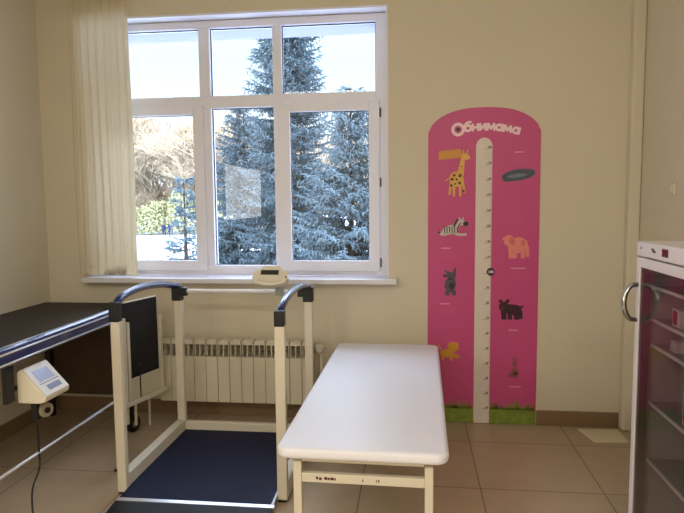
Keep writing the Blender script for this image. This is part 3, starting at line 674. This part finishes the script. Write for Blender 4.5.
spruce('small thin blue spruce at the right edge of the left pane', (-4.15, 10.6, -3), 4.9, .95, 11, .55)

def bare_tree(label, loc, H, seed):
    r = random.Random(seed); t_ = thing('bare_tree', label, 'tree', loc, 'bare trees beyond the snow'); V, F = [], []
    def seg(p, q, ra, rb):
        d = (q-p).normalized(); a = d.cross(Vector((.31, .2, .93))).normalized(); c = d.cross(a); i = len(V)
        for k in range(3):
            an = 2*PI*k/3; V.append(tuple(p + (a*math.cos(an)+c*math.sin(an))*ra))
        for k in range(3):
            an = 2*PI*k/3; V.append(tuple(q + (a*math.cos(an)+c*math.sin(an))*rb))
        for k in range(3): F.append((i+k, i+(k+1) % 3, i+3+(k+1) % 3, i+3+k))
    def grow(p, d, L, ra, lev):
        q = p + d*L; seg(p, q, ra, ra*.7)
        if lev == 0: return
        for k in range(4 if lev > 2 else 3):
            nd = (d + Vector((r.uniform(-.8, .8), r.uniform(-.8, .8), r.uniform(-.25, .5)))).normalized()
            grow(p + d*L*r.uniform(.55, 1), nd, L*r.uniform(.6, .82), max(ra*.55, .035), lev-1)
    L0 = H*.13; top = Vector((0, 0, L0))
    obj('trunk', tube(BM(), [Vector(loc), Vector(loc)+top*.5+Vector((.1, 0, 0)), Vector(loc)+top], [.28, .22, .19], 7), M['bare'], t_)
    for k in range(6): grow(top*.98, Vector((r.uniform(-.5, .5), r.uniform(-.5, .5), 1)).normalized(), H*.27, .16, 5)
    for k in range(9): grow(Vector((0, 0, H*r.uniform(.03, .12))), Vector((r.uniform(-1, 1), r.uniform(-1, 1), .6)).normalized(), H*.15, .09, 4)
    pass
    mesh_from('branches', V, F, M['bare'], t_); return t_
PR = [bare_tree('leafless pale tree beyond the snow', (-40, 92, -3), 17, s) for s in (21, 22)]
PR[1].location = (-33, 90, -3)
r3 = random.Random(12); nb_ = 0
for row, (Y, n, x0, dx) in enumerate(((92, 8, -52, 7.5), (101, 8, -57, 8.2))):
    for i in range(n):
        t_ = copy_tree(PR[(i+row) % 2]); t_.location = (x0+dx*i+r3.uniform(-1.5, 1.5), Y+r3.uniform(-2, 2), -3)
        t_.rotation_euler.z = r3.uniform(0, 6.28); s_ = r3.uniform(1.05, 1.3) * (1.15 if (row == 1 and i == 1) else 1); t_.scale = (s_, s_, s_); nb_ += 1
        t_['label'] = 'leafless pale tree beyond the snow'
def bush(loc, seed):
    r = random.Random(seed); t_ = thing('bush', 'yellow-green bush at the far edge of the snow', 'bush', loc, 'bushes at the far edge of the snow'); V, F = [], []
    for k in range(1700):
        a = r.uniform(0, 2*PI); h = r.random()**.8; rad = 2.4*math.sqrt(max(0, 1-(h*1.05-.2)**2))*r.random()**.4
        p = Vector((rad*math.cos(a), rad*math.sin(a), .2+h*4.0)); s = r.uniform(.12, .3)
        d1 = Vector((r.gauss(0, 1), r.gauss(0, 1), r.gauss(0, 1))).normalized()*s; d2 = d1.cross(Vector((r.gauss(0, 1), r.gauss(0, 1), r.gauss(0, 1)))).normalized()*s*.5
        i = len(V); V.extend([tuple(p-d1), tuple(p+d2), tuple(p+d1), tuple(p-d2)]); F.append((i, i+1, i+2, i+3))
    obj('stem', tube(BM(), [Vector(loc), Vector(loc)+Vector((.1, 0, 1.6))], [.1, .05], 6), M['bare'], t_)
    mesh_from('foliage', V, F, M['bush'], t_); return t_
bp_ = bush((-38, 84, -3), 31)
for i in range(7):
    t_ = copy_tree(bp_); t_.location = (-44+3.6*i+r3.uniform(-.6, .6), 84+r3.uniform(-1.5, 1.5), -3); t_.rotation_euler.z = r3.uniform(0, 6); s_ = r3.uniform(.7, 1.1); t_.scale = (s_, s_, s_*r3.uniform(1.2, 1.7))
# two walkers far off on the snow
def walker(label, loc, ph):
    x, y, z = loc
    me = bpy.data.meshes.new('person')
    P_ = [(0, 0, .92), (0, 0, 1.15), (0, 0, 1.40), (0, 0, 1.52), (0, -.02, 1.66), (.10, ph*.05, .90), (.11, ph*.14, .50), (.11, ph*.20, .05), (.11, ph*.20-.10, .03),
          (-.10, -ph*.05, .90), (-.11, -ph*.10, .50), (-.11, -ph*.24, .06), (-.11, -ph*.24-.10, .03), (.19, 0, 1.38), (.25, -ph*.10, 1.12), (.26, -ph*.20, .88), (-.19, 0, 1.38), (-.25, ph*.10, 1.12), (-.26, ph*.20, .88)]
    E_ = [(0, 1), (1, 2), (2, 3), (3, 4), (0, 5), (5, 6), (6, 7), (7, 8), (0, 9), (9, 10), (10, 11), (11, 12), (2, 13), (13, 14), (14, 15), (2, 16), (16, 17), (17, 18)]
    R_ = [.17, .16, .17, .07, .11, .10, .07, .05, .05, .10, .07, .05, .05, .08, .06, .045, .08, .06, .045]
    me.from_pydata(P_, E_, []); me.materials.append(M['coat']); o = bpy.data.objects.new('person', me); C.objects.link(o); o.location = loc
    o.modifiers.new('skin', 'SKIN')
    for i, sv in enumerate(me.skin_vertices[0].data): sv.radius = (R_[i], R_[i]); sv.use_root = (i == 0)
    s = o.modifiers.new('sub', 'SUBSURF'); s.levels = 1; s.render_levels = 1
    return tag(o, label, 'person')
try:
    walker('left of two distant people in dark blue walking on the snow', (-34.4, 80, -3), 1)
    walker('right of two distant people in dark blue walking on the snow', (-33.6, 80, -3), -1)
except Exception as ex:
    print('walker failed', ex)
